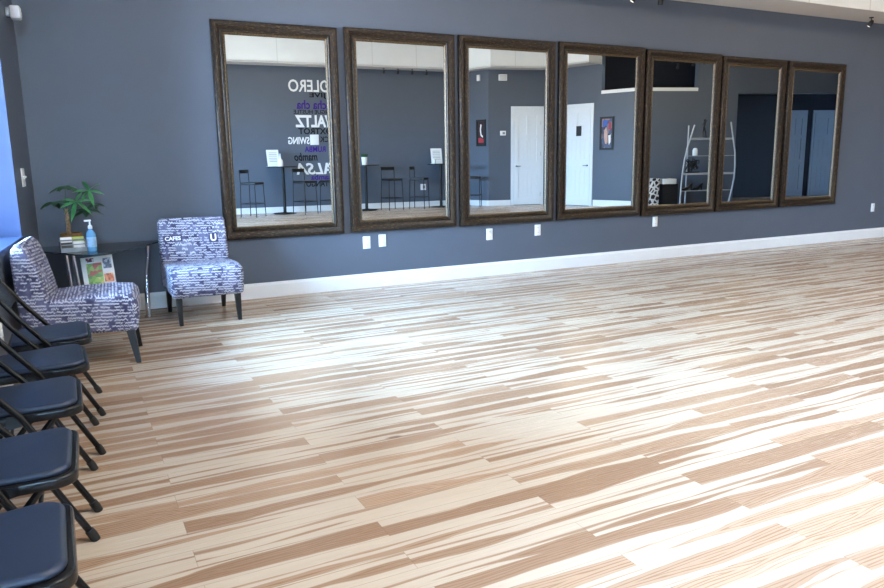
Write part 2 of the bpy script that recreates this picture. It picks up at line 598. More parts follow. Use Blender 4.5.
# dark hall beyond the opening
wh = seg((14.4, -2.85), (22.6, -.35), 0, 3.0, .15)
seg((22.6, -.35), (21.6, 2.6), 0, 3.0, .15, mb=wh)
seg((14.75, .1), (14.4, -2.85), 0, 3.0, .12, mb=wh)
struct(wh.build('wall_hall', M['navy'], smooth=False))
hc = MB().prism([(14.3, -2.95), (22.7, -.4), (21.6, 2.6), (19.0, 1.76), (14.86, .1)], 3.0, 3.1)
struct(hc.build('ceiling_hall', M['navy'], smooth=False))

def base(p, q, name, z=.14):
    b = MB().box(0, (Vector(q) - Vector(p)).length, 0, .015, 0, z, mtx=frame_mtx((p[0], p[1], 0), Vector(q) - Vector(p)))
    return struct(b.build(name, M['white'], smooth=False))
base(A0, A1, 'baseboard_south')
base(A1, B0, 'baseboard_south_return')

# soffit of the far side
S = [(-.75, -4.30), (9.42, -3.63), (9.72, -2.92), (11.12, -2.55), (11.48, -1.25)]
outl = [(-.8, -4.9), A1, B0, C0, C1]
sb = MB()
for i in range(4):
    sb.prism([S[i], S[i + 1], outl[i + 1], outl[i]][::-1], 3.50, 3.53)
struct(sb.build('trim_4', M['soffit'], smooth=False))
fb = MB()
for i in range(4):
    seg(S[i], S[i + 1], 3.49, ZC, .02, mb=fb)
seg(S[4], C1, 3.49, ZC, .02, mb=fb)
struct(fb.build('trim_5', M['fascia'], smooth=False))

# ------------------------------------------------------------------ helpers for the mirrored side
DM = D - .0185
def opp_on(u, p, q, v=155):
    """point in plan where the mirrored sight line of column u meets the line p-q"""
    r = ray(u, v)
    k = r.x / r.y
    # x = k*(2*DM - y)
    px, py, dx, dy = p[0], p[1], q[0] - p[0], q[1] - p[1]
    t = (k * (2 * DM - py) - px) / (dx + k * dy)
    return Vector((px + t * dx, py + t * dy, 0))
def opp_z(u, v, pt):
    r = ray(u, v)
    t = (2 * DM - pt.y) / r.y
    return H + r.z * t
def shift(p, q, d):
    n = Vector((-(q[1] - p[1]), q[0] - p[0]))
    n.normalize()
    return (p[0] + n.x * d, p[1] + n.y * d), (q[0] + n.x * d, q[1] + n.y * d)

# ------------------------------------------------------------------ framed mirrors
MIR = [(1.209, 2.338), (2.408, 3.563), (3.612, 4.789), (4.842, 6.040), (6.067, 7.266), (7.293, 8.441), (8.489, 9.631)]
MZ = [(.556, 2.447), (.559, 2.460), (.553, 2.463), (.554, 2.470), (.541, 2.455), (.540, 2.440), (.544, 2.436)]
ML = ['bronze framed wall mirror nearest the upright patterned chair, reflecting the word WALTZ',
      'bronze framed wall mirror reflecting two bar stools between two tables',
      'bronze framed wall mirror reflecting a closed white door and a narrow red picture',
      'bronze framed wall mirror reflecting a white door with a dark plaque',
      'bronze framed wall mirror reflecting the curved white shelf stand',
      'bronze framed wall mirror reflecting only a dark opening, second from the right end',
      'bronze framed wall mirror at the right end of the row, reflecting pale hall doors']
PROF = [(0, 0), (0, .030), (.006, .042), (.020, .052), (.034, .052), (.050, .042), (.062, .028), (.070, .026), (.078, .034), (.088, .036), (.096, .028)]
BEAD = [(.096, .026), (.100, .032), (.106, .033), (.112, .026), (.118, .018), (.118, .010)]
def sweep(w, h, prof):
    mb = MB()
    bm, uvl = mb.bm, mb.uv
    sides = [((0, 0), (1, 0), (0, 1)), ((w, 0), (0, 1), (-1, 0)), ((w, h), (-1, 0), (0, -1)), ((0, h), (0, -1), (1, 0))]
    for k, (o_, t_, n_) in enumerate(sides):
        L = w if k % 2 == 0 else h
        acc = 0
        for i in range(len(prof) - 1):
            (d0, h0), (d1, h1) = prof[i], prof[i + 1]
            sl = math.hypot(d1 - d0, h1 - h0)
            def P(s, d, hh):
                return (o_[0] + t_[0] * s + n_[0] * d, -hh, o_[1] + t_[1] * s + n_[1] * d)
            vs = [bm.verts.new(P(d0, d0, h0)), bm.verts.new(P(L - d0, d0, h0)), bm.verts.new(P(L - d1, d1, h1)), bm.verts.new(P(d1, d1, h1))]
            f = bm.faces.new(vs)
            for l, (uu, vv) in zip(f.loops, ((d0, acc), (L - d0, acc), (L - d1, acc + sl), (d1, acc + sl))):
                l[uvl].uv = (uu + k * 3.1, vv + k * .37)
            acc += sl
    bmesh.ops.remove_doubles(bm, verts=bm.verts[:], dist=1e-5)
    return mb
for i, ((x0, x1), (z0, z1)) in enumerate(zip(MIR, MZ)):
    w, h = x1 - x0, z1 - z0
    t = thing('wall_mirror', ML[i], 'mirror', (x0, D - .002, z0), 0, 'framed mirrors along the dance floor wall')
    sweep(w, h, PROF).build('frame', M['bronze'], t, ang=50)
    f = sweep(w, h, BEAD).build('inner_bead', M['gold'], t, ang=50)
    f['label'] = 'rubbed gold inner bead'
    g = MB()
    a, bv = .112, .014
    yf, yb = -.0165, -.0164
    g.quad((a + bv, yf, a + bv), (w - a - bv, yf, a + bv), (w - a - bv, yf, h - a - bv), (a + bv, yf, h - a - bv))
    o4 = [(a, a), (w - a, a), (w - a, h - a), (a, h - a)]
    i4 = [(a + bv, a + bv), (w - a - bv, a + bv), (w - a - bv, h - a - bv), (a + bv, h - a - bv)]
    for k in range(4):
        p, q, r_, s_ = o4[k], o4[(k + 1) % 4], i4[(k + 1) % 4], i4[k]
        g.quad((p[0], yb, p[1]), (q[0], yb, q[1]), (r_[0], yf, r_[1]), (s_[0], yf, s_[1]))
    gm = g.build('mirror_glass', M['mirror'], t, smooth=False)
    MB().box(.01, w - .01, -.008, 0, .01, h - .01).build('backing_board', M['black'], t, smooth=False)

# ------------------------------------------------------------------ wall outlets
def plate(w=.078, h=.122, kind='outlet'):
    """local: lies in xz, faces -y"""
    mb = MB().box(-w / 2, w / 2, -.007, 0, -h / 2, h / 2, bev=.003)
    return mb
outl_lab = ['white duplex outlet under second mirror, the left of a close pair', 'white wall outlet under second mirror, the right of a close pair',
            'white wall outlet beneath the left half of the third mirror', 'white wall outlet beneath the right end of the third mirror',
            'white wall outlet beneath the fifth mirror, near its left corner', 'white wall outlet past the last mirror at the far right']
proto = None
for i, (x, z) in enumerate([(2.571, .45), (2.739, .459), (3.978, .447), (4.60, .457), (6.317, .463), (10.555, .451)]):
    loc = (x, D - .0005, z)
    if proto is None:
        proto = thing('wall_outlet', outl_lab[0], 'outlet', loc, 0, 'outlets under the mirrors')
        plate().build('cover_plate', M['plastic'], proto)
        for s in (-1, 1):
            r_ = MB().box(-.017, .017, -.010, -.006, s * .026 - .016, s * .026 + .016, bev=.002).build('receptacle', M['paper'], proto)
            sl = MB()
            for q in (-.006, .006):
                sl.box(q - .0013, q + .0013, -.0106, -.0098, s * .026 - .002, s * .026 + .008)
            sl.build('slots', M['slot'], r_, smooth=False)
    else:
        dup(proto, loc, 0, outl_lab[i])
# one on the left wall behind the folding chairs
q = on_left((D - 4.62) / math.cos(math.atan(CS)), .33, .0)
lo_ = dup(proto, q, 0, 'white wall outlet low on the window wall behind folding chairs')
lo_.matrix_world = Matrix.Translation(q) @ Matrix.Rotation(math.atan2(1, 0) + 0.0, 4, 'Z')
lo_.rotation_euler = (0, 0, PI / 2 + math.atan(CS) * -1)
del lo_['group']

# light switch on the left wall near the corner
q = on_left((D - 6.16), 1.161, 0)
sw = thing('light_switch', 'white light switch plate on the dark wall strip beside the window', 'switch', q, PI / 2 - math.atan(CS))
MB().box(-.06, .06, -.010, 0, -.066, .066, bev=.003).build('cover_plate', M['plastic'], sw)
for s in (-.025, .025):
    MB().prism([(-.010, -.012), (-.026, .004), (-.022, .010), (-.010, .012)], s - .005, s + .005, axis='x').build('toggle', M['plastic'], sw)

# alarm sounder high on the left wall
q = on_left((D - 6.30), 2.33, 0)
sn = thing('alarm_sensor', 'small white alarm sensor high in the window wall corner', 'sensor', q, PI / 2 - math.atan(CS))
MB().box(-.045, .045, -.03, 0, -.03, .03, bev=.004).build('wall_bracket', M['acryl'], sn)
MB().box(-.05, .05, -.095, -.03, -.045, .045, bev=.01, seg=3).build('housing', M['plastic'], sn)
MB().box(-.03, .03, -.099, -.094, -.025, .010, bev=.003).build('lens', M['sofap'], sn)

# ------------------------------------------------------------------ patterned slipper chairs
def slipper(name, label, loc, rz):
    t = thing(name, label, 'chair', loc, rz, 'patterned slipper chairs')
    W = .272
    b = MB()
    prof = [(-.145, .26), (-.130, .42), (-.150, .52), (-.178, .64), (-.205, .73), (-.228, .774), (-.252, .795), (-.278, .789), (-.302, .758), (-.310, .70), (-.306, .55), (-.298, .40), (-.29, .25)]
    b.prism(prof, -W, W, axis='y', bev=.028, seg=4)
    b.boxuv()
    b.build('backrest', M['fabric'], t, ang=50)
    s = MB()
    sp = [(-.26, .225), (.335, .215), (.352, .235), (.362, .30), (.362, .385), (.352, .425), (.325, .447), (.20, .458), (0, .452), (-.15, .44), (-.26, .44)]
    s.prism(sp, -W - .004, W + .004, axis='y', bev=.034, seg=4)
    s.boxuv()
    s.build('seat', M['fabric'], t, ang=50)
    for sx, sy in ((1, -1), (1, 1), (-1, -1), (-1, 1)):
        l = MB()
        x0, y0 = (.30 if sx > 0 else -.25), sy * .225
        x1, y1 = (.335 if sx > 0 else -.298), sy * .225
        for z, hw, cx in ((.225, .024, x0), (0.0, .0145, x1)):
            pass
        tb = bmesh.new()
        r0 = [tb.verts.new((x0 + a * .026, y0 + c * .024, .24)) for a, c in ((-1, -1), (1, -1), (1, 1), (-1, 1))]
        r1 = [tb.verts.new((x1 + a * .015, y1 + c * .015, 0)) for a, c in ((-1, -1), (1, -1), (1, 1), (-1, 1))]
        for k in range(4):
            tb.faces.new((r1[k], r1[(k + 1) % 4], r0[(k + 1) % 4], r0[k]))
        tb.faces.new(r1[::-1])
        tb.faces.new(r0)
        bmesh.ops.bevel(tb, geom=[e for e in tb.edges if abs(e.verts[0].co.z - e.verts[1].co.z) > .1], offset=.004, segments=2, affect='EDGES')
        l.take(tb)
        l.build('leg', M['leg'], t)
    return t
def text_mesh(body, bold=0.0, shear=0.0, ext=.0015):
    cu = bpy.data.curves.new('txt', 'FONT')
    cu.body = body
    cu.offset = bold
    cu.shear = shear
    cu.extrude = ext
    cu.resolution_u = 3
    ob = bpy.data.objects.new('txt', cu)
    C.objects.link(ob)
    dg = bpy.context.evaluated_depsgraph_get()
    dg.update()
    me = bpy.data.meshes.new_from_object(ob.evaluated_get(dg))
    bpy.data.objects.remove(ob)
    bpy.data.curves.remove(cu)
    return me
def put_text(name, body, w, h, mtx, material, parent=None, bold=0.0, shear=0.0, thick=.003):
    """text fills w x h in the local xy plane, centred, then mtx"""
    me = text_mesh(body, bold, shear, .01)
    xs = [v.co.x for v in me.vertices]
    ys = [v.co.y for v in me.vertices]
    x0, x1, y0, y1 = min(xs), max(xs), min(ys), max(ys)
    for v in me.vertices:
        v.co = mtx @ Vector(((v.co.x - (x0 + x1) / 2) / (x1 - x0) * w, (v.co.y - (y0 + y1) / 2) / (y1 - y0) * h, v.co.z / .02 * thick))
    me.name = name
    me.materials.clear()
    me.materials.append(material)
    o = bpy.data.objects.new(name, me)
    C.objects.link(o)
    if parent:
        o.parent = parent
    return o

sa = slipper('slipper_chair', 'slate blue handwriting print slipper chair against the mirror wall', (.905, 6.165, 0), -PI / 2 + .015)
sB = slipper('slipper_chair', 'slate blue handwriting print slipper chair beneath the window, beside the folding chairs', (-.012, 5.13, 0), -.10)
# printed word and initial on the backrest cloth of the chair by the wall
def back_print(parent):
    # local frame on the front of the backrest: x -> -y local reading left to right seen from the front
    for body, yy, zz, w, h, bold, shr in (('CAFES', .17, .635, .125, .034, .03, 0), ('U', -.155, .625, .05, .062, .04, 0)):
        xx = -.150 - (zz - .52) * .245 + .007
        ang = math.atan(.245)
        ex = Vector((0, 1, 0))
        ey = Vector((-math.sin(ang), 0, math.cos(ang)))
        ez = ex.cross(ey)
        mm = Matrix((ex, ey, ez)).transposed().to_4x4()
        mm.translation = Vector((xx, -yy, zz))
        bk = MB().box(-w / 2 - .012, w / 2 + .012, -h / 2 - .010, h / 2 + .010, -.006, -.0005, mtx=mm)
        bk.build('printed_band', M['band'], parent, smooth=False)
        o = put_text('printed_lettering', body, w, h, mm, M['wletter'], parent, bold, shr, .003)
        o['label'] = 'white printed lettering on the backrest cloth'
back_print(sa)

# ------------------------------------------------------------------ black folding chairs
def folding(label, loc, rz):
    t = thing('folding_chair', label, 'chair', loc, rz, 'black folding chairs along the window wall')
    # seat pan: trapezoid with rounded front corners
    def outline(inset):
        pts = []
        hw0, hw1 = .185 - inset, .205 - inset
        xb, xf = -.165 + inset, .205 - inset
        rr = .055
        def arc(cx, cy, a0, a1, r, n=6):
            for k in range(n + 1):
                a = a0 + (a1 - a0) * k / n
                pts.append((cx + r * math.cos(a), cy + r * math.sin(a)))
        arc(xf - rr, -hw1 + rr, -PI / 2, 0, rr)
        arc(xf - rr, hw1 - rr, 0, PI / 2, rr)
        arc(xb + .03, hw0 - .03, PI / 2, PI, .03)
        arc(xb + .03, -hw0 + .03, PI, PI * 1.5, .03)
        return pts
    tilt = Matrix.Translation((0, 0, .40)) @ Matrix.Rotation(math.radians(-2.0), 4, 'Y')
    p = MB().prism(outline(0), -.034, .0, bev=.008, seg=3, mtx=tilt)
    p.build('seat_pan', M['steel'], t, ang=55)
    s = MB().prism(outline(.016), -.006, .018, bev=.014, seg=4, mtx=tilt)
    s.build('seat', M['vinyl'], t, ang=55)
    # long legs: front foot up past the seat to the top of the back
    rail = []
    for sy in (-1, 1):
        yb, ys_, yt = sy * .205, sy * .218, sy * .200
        pts = [(.215, yb, .015), (.115, sy * .212, .205), (.012, ys_, .40), (-.085, sy * .214, .52), (-.185, sy * .208, .66), (-.235, sy * .200, .735)]
        MB().tube(pts, .0115, 10).build('front_leg', M['steel'], t)
        cp = MB().tube([(.221, yb, .0), (.212, yb, .022), (.202, yb, .04)], [.0145, .0155, .0145], 10)
        cp.build('rubber_foot', M['rubber'], t)
        # rear legs, hinged under the front of the seat
        yr = sy * .188
        MB().tube([(.11, yr, .372), (-.05, yr, .18), (-.190, yr, .012)], .0105, 10).build('rear_leg', M['steel'], t)
        MB().tube([(-.196, yr, .0), (-.186, yr, .022)], [.0135, .0145], 10).build('rubber_foot', M['rubber'], t)
        # hinge plates
        MB().prism([(-.04, .355), (.06, .375), (.06, .40), (-.03, .405)], min(sy * .203, sy * .208), max(sy * .203, sy * .208), axis='y').build('hinge', M['steel'], t)
    MB().tube([(.09, -.205, .255), (.09, .205, .255)], .007, 8).build('front_brace', M['steel'], t)
    MB().tube([(-.12, -.188, .10), (-.12, .188, .10)], .007, 8).build('rear_brace', M['steel'], t)
    # back panel: curved steel sheet wrapped between the tubes
    b = MB()
    tb = bmesh.new()
    nu, nv = 10, 6
    grid = []
    for th in (0, -.012):
        g = []
        for j in range(nv + 1):
            f = j / nv
            z = .565 + .19 * f
            xc = -.118 - .118 * f
            rowv = []
            for i in range(nu + 1):
                yv = -.205 + .41 * i / nu
                zz = z + (.012 * (1 - (2 * i / nu - 1) ** 4) if j == nv else 0)
                rowv.append(tb.verts.new((xc - .014 * (1 - (yv / .205) ** 2) + th, yv, zz)))
            g.append(rowv)
        grid.append(g)
    for g, fl in ((grid[0], 0), (grid[1], 1)):
        for j in range(nv):
            for i in range(nu):
                q = (g[j][i], g[j][i + 1], g[j + 1][i + 1], g[j + 1][i])
                tb.faces.new(q if not fl else q[::-1])
    f_, k_ = grid
    ring = [(0, i) for i in range(nu)] + [(j, nu) for j in range(nv)] + [(nv, i) for i in range(nu, 0, -1)] + [(j, 0) for j in range(nv, 0, -1)]
    for a in range(len(ring)):
        (j0, i0), (j1, i1) = ring[a], ring[(a + 1) % len(ring)]
        tb.faces.new((f_[j0][i0], k_[j0][i0], k_[j1][i1], f_[j1][i1]))
    bmesh.ops.recalc_face_normals(tb, faces=tb.faces[:])
    b.take(tb)
    b.build('backrest', M['steel'], t, ang=60)
    return t
FC = [(-.170, 4.10, 'black folding chair at the far end, next to the patterned chair'),
      (-.200, 3.55, 'black folding chair second from the patterned chair in the row'),
      (-.232, 2.98, 'black folding chair in the middle of the row'),
      (-.253, 2.35, 'black folding chair second nearest the camera, blue sheen on seat'),
      (-.268, 1.775, 'black folding chair nearest the camera, cut by the bottom edge')]
fc0 = folding(FC[0][2], (FC[0][0], FC[0][1], 0), 0.0)
for k, (x, y, lab) in enumerate(FC[1:]):
    dup(fc0, (x, y, 0), (.03, .0, -.02, .015)[k], lab)

# ------------------------------------------------------------------ glass corner table and what stands on it
TZ = .600
gt = thing('glass_table', 'bow fronted glass side table on chrome legs between the patterned chairs', 'table', (.15, 6.2, 0))
gp = [(-.245, 6.30), (-.16, 6.20), (-.07, 6.07), (.0, 5.93), (.05, 5.865), (.10, 5.835), (.16, 5.845), (.234, 5.90), (.33, 6.01), (.425, 6.14), (.54, 6.34), (.64, 6.53), (.64, 6.64), (-.235, 6.64)]
gp = [(x - .15, y - 6.2) for x, y in gp]
t_ = MB()
t_.prism(gp, TZ - .010, TZ)
t_.bm.faces.ensure_lookup_table()
t_.bm.normal_update()
for f in t_.bm.faces:
    f.material_index = 0 if abs(f.normal.z) > .5 else 1
t_.build('glass_top', [M['tglass'], M['tedge']], gt, smooth=False)
gs = [(-.16, 6.30), (-.05, 6.02), (.10, 5.95), (.24, 6.0), (.36, 6.14), (.42, 6.45), (-.16, 6.45)]
t_ = MB()
t_.prism([(x - .15, y - 6.2) for x, y in gs], .228, .236)
t_.bm.normal_update()
for f in t_.bm.faces:
    f.material_index = 0 if abs(f.normal.z) > .5 else 1
t_.build('glass_shelf', [M['tglass'], M['tedge']], gt, smooth=False)
def tleg(pts, r):
    MB().tube([(x - .15, y - 6.2, z) for x, y, z in pts], r, 12).build('leg', M['chrome'], gt)
tleg([(.488, 6.33, 0), (.488, 6.33, .015), (.492, 6.33, .016), (.50, 6.33, .25), (.503, 6.33, .27), (.508, 6.33, .38), (.528, 6.33, .50), (.533, 6.33, TZ - .01)], [.026, .026, .021, .020, .013, .012, .012, .014])
tleg([(-.028, 6.0, 0), (-.040, 6.0, .2), (-.058, 6.0, TZ - .01)], .013)
tleg([(.030, 6.0, 0), (.012, 6.0, .25), (-.014, 6.0, TZ - .01)], .013)

# money tree
pt = thing('potted_tree', 'small money tree with palmate leaves in a woven brown pot', 'plant', (-.012, 6.36, TZ))
pt.scale = (.9, .9, .92)
MB().lathe([(.072, 0), (.078, .01), (.090, .075), (.088, .125), (.084, .135), (.078, .135), (.076, .118), (.0, .118)]).build('pot', M['potw'], pt)
MB().lathe([(.0, .110), (.074, .114), (.074, .120), (.0, .124)]).build('soil', M['soil'], pt)
tr = MB()
for k in range(3):
    a0 = k * 2 * PI / 3
    tr.tube([(-.015 + .010 * math.cos(a0 + z * 26), .010 * math.sin(a0 + z * 26), .115 + z) for z in [i * .0172 for i in range(14)]], .0085, 7)
tr.build('trunk', M['trunk'], pt)
stems = MB()
def leaflet(mb, base_, dirv, L, W, droop):
    d = Vector(dirv).normalized()
    side = d.cross(Vector((0, -.35, 1)))
    if side.length < 1e-3:
        side = Vector((1, 0, 0))
    side.normalize()
    n = 6
    tb = bmesh.new()
    cen, lf, rg = [], [], []
    for i in range(n + 1):
        s = i / n
        p = Vector(base_) + d * L * s + Vector((0, 0, -droop * s * s))
        ww = W * math.sin(PI * min(1, s ** .8 * .98 + .02)) * .5
        cen.append(tb.verts.new(p + Vector((0, 0, -.004))))
        lf.append(tb.verts.new(p + side * ww))
        rg.append(tb.verts.new(p - side * ww))
    for i in range(n):
        tb.faces.new((cen[i], cen[i + 1], lf[i + 1], lf[i]))
        tb.faces.new((rg[i], rg[i + 1], cen[i + 1], cen[i]))
    mb.take(tb)
top = Vector((-.018, 0, .345))
clusters = [((.17, -.07, .49), 1.2, 1), ((.065, -.11, .405), 1.3, 1), ((-.005, .02, .525), 1.15, 0), ((-.095, -.02, .40), 1.15, 0),
            ((.14, .0, .32), 1.1, 0), ((.21, .0, .37), .95, 0)]
lb, ld = MB(), MB()
for (cx, cy, cz), s, bright in clusters:
    c = Vector((cx, cy, cz))
    mid = (top + c) / 2 + Vector((0, 0, .02))
    stems.tube([top + Vector((0, 0, -.06)), mid, c], [.004, .003, .0025], 6)
    a0 = random.uniform(0, 6)
    for k in range(6):
        a = a0 + k * 2 * PI / 6 + random.uniform(-.15, .15)
        if bright:
            d = (math.cos(a), -.25 - .35 * math.sin(a), .8 * math.sin(a) - .05)
        else:
            d = (math.cos(a), math.sin(a) - .2, random.uniform(-.25, .2))
        leaflet(lb if bright else ld, c, d, s * random.uniform(.10, .13), .046 * s, random.uniform(.02, .05))
stems.build('leaf_stems', M['leafd'], pt)
lb.build('bright_leaves', M['leaf'], pt)
ld.build('dark_leaves', M['leafd'], pt)

# business card holder
CHS = (1.2, 1, 1.05)
ch = thing('card_holder', 'smoky acrylic holder with white and lime business cards', 'card holder', (-.005, 6.12, TZ), .10)
ch.scale = CHS
k = MB().box(-.075, .075, -.05, .05, 0.001, .008, bev=.002)
k.box(-.075, -.070, -.05, .05, .006, .075)
k.box(.070, .075, -.05, .05, .006, .075)
k.box(-.075, .075, .045, .05, .006, .085)
k.box(-.075, .075, -.05, -.045, .006, .034)
k.box(-.075, .075, -.004, .0, .006, .055)
k.build('tray', M['acryl'], ch, smooth=False)
tl = Matrix.Translation((0, -.02, .012)) @ Matrix.Rotation(math.radians(-24), 4, 'X')
MB().box(-.068, -.004, 0, .012, 0, .062, mtx=tl).build('dark_card_stack', M['slot'], ch, smooth=False)
c_ = MB().box(.002, .066, 0, .012, 0, .066, mtx=tl).build('white_card_stack', M['paper'], ch, smooth=False)
tl2 = Matrix.Translation((0, .012, .03)) @ Matrix.Rotation(math.radians(-24), 4, 'X')
MB().box(-.066, .0, .012, .020, 0, .085, mtx=tl2).build('pale_card_stack', M['paper'], ch, smooth=False)
MB().box(.004, .068, .012, .020, 0, .085, mtx=tl2).build('lime_card_stack', M['limep'], ch, smooth=False)

# hand sanitiser
HS = .92
hs = thing('sanitizer_bottle', 'clear blue sanitizer pump bottle with a white pump', 'bottle', (.121, 6.09, TZ + .0005), .3)
MB().lathe([(.0, 0), (.036, 0), (.040, .006), (.040, .135), (.036, .150), (.020, .172), (.015, .178), (.015, .186), (0, .186)]).build('body', M['blueliq'], hs)
lab = MB()
lab.lathe([(.0405, .035), (.0408, .036), (.0408, .115), (.0405, .116)], 24)
lb_ = lab.build('label', mat('bottle_label', srgb(150, 190, 222), .4, noise=.15, nscale=50), hs)
MB().lathe([(.0, .184), (.018, .184), (.018, .205), (.012, .212), (.008, .214), (.006, .245), (.0, .245)]).build('pump_collar', M['plastic'], hs)
MB().box(-.045, .010, -.009, .009, .243, .258, bev=.004, seg=3).build('pump_head', M['plastic'], hs)

hs.scale = (.86, .86, HS)
# magazine on the lower shelf
mg = thing('magazine', 'glossy magazine with a green and orange cover standing under the glass table', 'magazine', (.160, 6.08, .243), -.06)
tlm = Matrix.Rotation(math.radians(-10), 4, 'X') @ Matrix.Rotation(math.radians(-4), 4, 'Y')
MB().box(-.112, .112, 0, .010, 0.008, .315, bev=.002, mtx=tlm).build('pages', M['paper'], mg, smooth=False)
def cover(name, x0, x1, z0, z1, material, y=-.001):
    MB().box(x0, x1, y - .0012, y, z0, z1, mtx=tlm).build(name, material, mg, smooth=False)
cover('cover_photo', -.078, .030, .03, .265, patch_print('green_cover', [srgb(120, 160, 70), srgb(150, 185, 90), srgb(196, 120, 70), srgb(90, 130, 60), srgb(210, 200, 120), srgb(170, 80, 60)], 34, 2))
cover('cover_inset', .040, .098, .215, .295, patch_print('grey_inset', [srgb(120, 130, 160), srgb(80, 90, 110), srgb(190, 195, 210)], 60, 4))
cover('cover_inset', .035, .100, .11, .175, patch_print('orange_inset', [srgb(200, 110, 70), srgb(222, 150, 100), srgb(150, 80, 50), srgb(236, 200, 150)], 60, 8))
cover('cover_inset', -.075, -.02, .275, .305, patch_print('red_inset', [srgb(150, 50, 80), srgb(90, 40, 60), srgb(225, 220, 225)], 70, 3))
cover('cover_inset', .060, .10, .055, .09, patch_print('dark_inset', [srgb(60, 60, 60), srgb(140, 130, 110), srgb(200, 200, 200)], 80, 6))
cover('cover_badge', -.02, .06, .012, .060, M['paper'], -.003)

# ------------------------------------------------------------------ track lights
tl0 = None
def tracklight(loc, rz, label, group):
    global tl0
    if tl0 is None:
        tl0 = thing('track_light', label, 'spotlight', loc, rz, group)
        MB().lathe([(.0, -.012), (.026, -.012), (.028, -.003), (.028, 0), (0, 0)], 16).build('ceiling_mount', M['black'], tl0)
        MB().tube([(0, 0, -.010), (0, 0, -.055)], .006, 8).build('stem', M['black'], tl0)
        aim = Matrix.Translation((0, 0, -.07)) @ Matrix.Rotation(math.radians(32), 4, 'X')
        hd = MB()
        hd.lathe([(.0, -.050), (.026, -.050), (.030, -.046), (.028, .01), (.020, .028), (.012, .036), (0, .036)], 16, mtx=aim)
        h_ = hd.build('lamp_head', M['black'], tl0)
        MB().lathe([(.0, -.0515), (.021, -.0515), (.021, -.049), (.0, -.049)], 16, mtx=aim).build('lens', M['lens'], h_)
        return tl0
    return dup(tl0, loc, rz, label, group)
G1 = 'track lights above the mirrors'
tracklight((9.74, 6.42, 3.02), .5, 'black track light beneath the soffit at the far upper right', G1)
tracklight((5.69, 6.46, 3.02), .9, 'black track light at top edge above the fourth mirror, pale lens showing', G1)
tracklight((6.07, 6.46, 3.02), -.6, 'black track light at top edge above the gap after the fourth mirror', G1)
G2 = 'track lights on the far side seen in the mirrors'
for u, lab in ((229, 'small track light seen in the first mirror beside its left edge'),
               (359.5, 'track light reflected in the second mirror, at its left edge'), (386, 'track light reflected in the second mirror, second from its left edge'),
               (400, 'track light reflected in the second mirror, middle of five'), (414, 'track light reflected in the second mirror, second from its right edge'),
               (428, 'track light reflected in the second mirror, at its right side')):
    p, q_ = shift(A0, A1, .22)
    pp = opp_on(u, p, q_)
    tracklight((pp.x, pp.y, 3.50), PI + .2, lab, G2)
for u, zz, lab in ((674, 3.42, 'track light reflected in the fifth mirror, left of three'), (689, 3.48, 'track light reflected in the fifth mirror, middle of three, lens bright'), (700, 3.56, 'track light reflected in the fifth mirror, right of three')):
    pp = opp_on(u, (12.2, -.4), (14.3, .5))
    tracklight((pp.x, pp.y, zz - .035), PI + .4, lab, G2)
# the lighting rail that carries them
p3 = opp_on(668, (12.2, -.4), (14.3, .5))
q3 = opp_on(706, (12.2, -.4), (14.3, .5))
rl = MB().tube([(p3.x, p3.y, 3.42), (q3.x, q3.y, 3.60)], .02, 8)
rl.tube([(p3.x, p3.y, 3.42), (p3.x, p3.y, ZC)], .008, 6)
rl.tube([(q3.x, q3.y, 3.60), (q3.x, q3.y, ZC)], .008, 6)
tag(rl.build('light_rail', M['black']), 'black ceiling rail carrying the three track lights', 'rail')

# ------------------------------------------------------------------ words on the far wall
def wall_word(body, u0, u1, v, hpx, material, label, bold=0.0, shear=0.0):
    """u0..u1: columns (small = last letter) where the reflected word ends and starts"""
    a, b = opp_on(u0, A0, A1, v), opp_on(u1, A0, A1, v)
    w = (b - a).length
    c = (a + b) / 2
    um = (u0 + u1) / 2
    zc = opp_z(um, v, c)
    hh = opp_z(um, v - hpx / 2, c) - opp_z(um, v + hpx / 2, c)
    ex = (a - b).normalized()
    ez = Vector((0, 0, 1)).cross(ex) * -1
    nrm = Vector((-(A1[1] - A0[1]), A1[0] - A0[0], 0)).normalized()
    mm = Matrix((ex, Vector((0, 0, 1)), nrm)).transposed().to_4x4()
    mm.translation = Vector((c.x, c.y, zc)) + nrm * .003
    o = put_text('wall_word', body, w, hh, mm, material, None, bold, shear, .004)
    return tag(o, label, 'wall lettering', 'dance names lettered on the far wall')
wall_word('BOLERO', 288.2, 336.5, 86.0, 12.2, M['wletter'], 'large thin white word BOLERO at the top of the lettered wall', .014)
wall_word('JIVE', 309.2, 326.5, 95.8, 6.2, M['bletter'], 'small black word JIVE under BOLERO', .025)
wall_word('cha cha cha', 296.5, 342, 104.8, 9.0, M['pletter'], 'purple words cha cha cha on the lettered wall', .02)
wall_word('MERENGUE HUSTLE', 293.5, 342, 112.0, 4.0, M['bletter'], 'line of tiny black capitals above WALTZ', .01)
wall_word('WALTZ', 295.2, 338.5, 121.3, 12.2, M['wletter'], 'bold white word WALTZ on the lettered wall', .035)
wall_word('FOXTROT', 298.5, 335.5, 131.2, 6.2, M['bletter'], 'black word FOXTROT under WALTZ', .022)
wall_word('SWING', 288.2, 309.5, 140.6, 7.2, M['wletter'], 'white word SWING beside the white square panel', .025)
wall_word('QUICK', 319.8, 340.0, 139.8, 6.6, M['bletter'], 'black lettering beside the white square panel, cut by the frame', .015)
wall_word('RUMBA', 304.5, 325.5, 149.2, 5.8, M['pletter'], 'purple word RUMBA under the white square panel', .02)
wall_word('mambo', 294.2, 317.5, 156.8, 8.2, M['bletter'], 'black slanted word mambo above SALSA', .02, .2)
wall_word('SALSA', 296.5, 342.0, 168.6, 11.5, M['wletter'], 'white slanted word SALSA behind the bar stools', .022, .25)
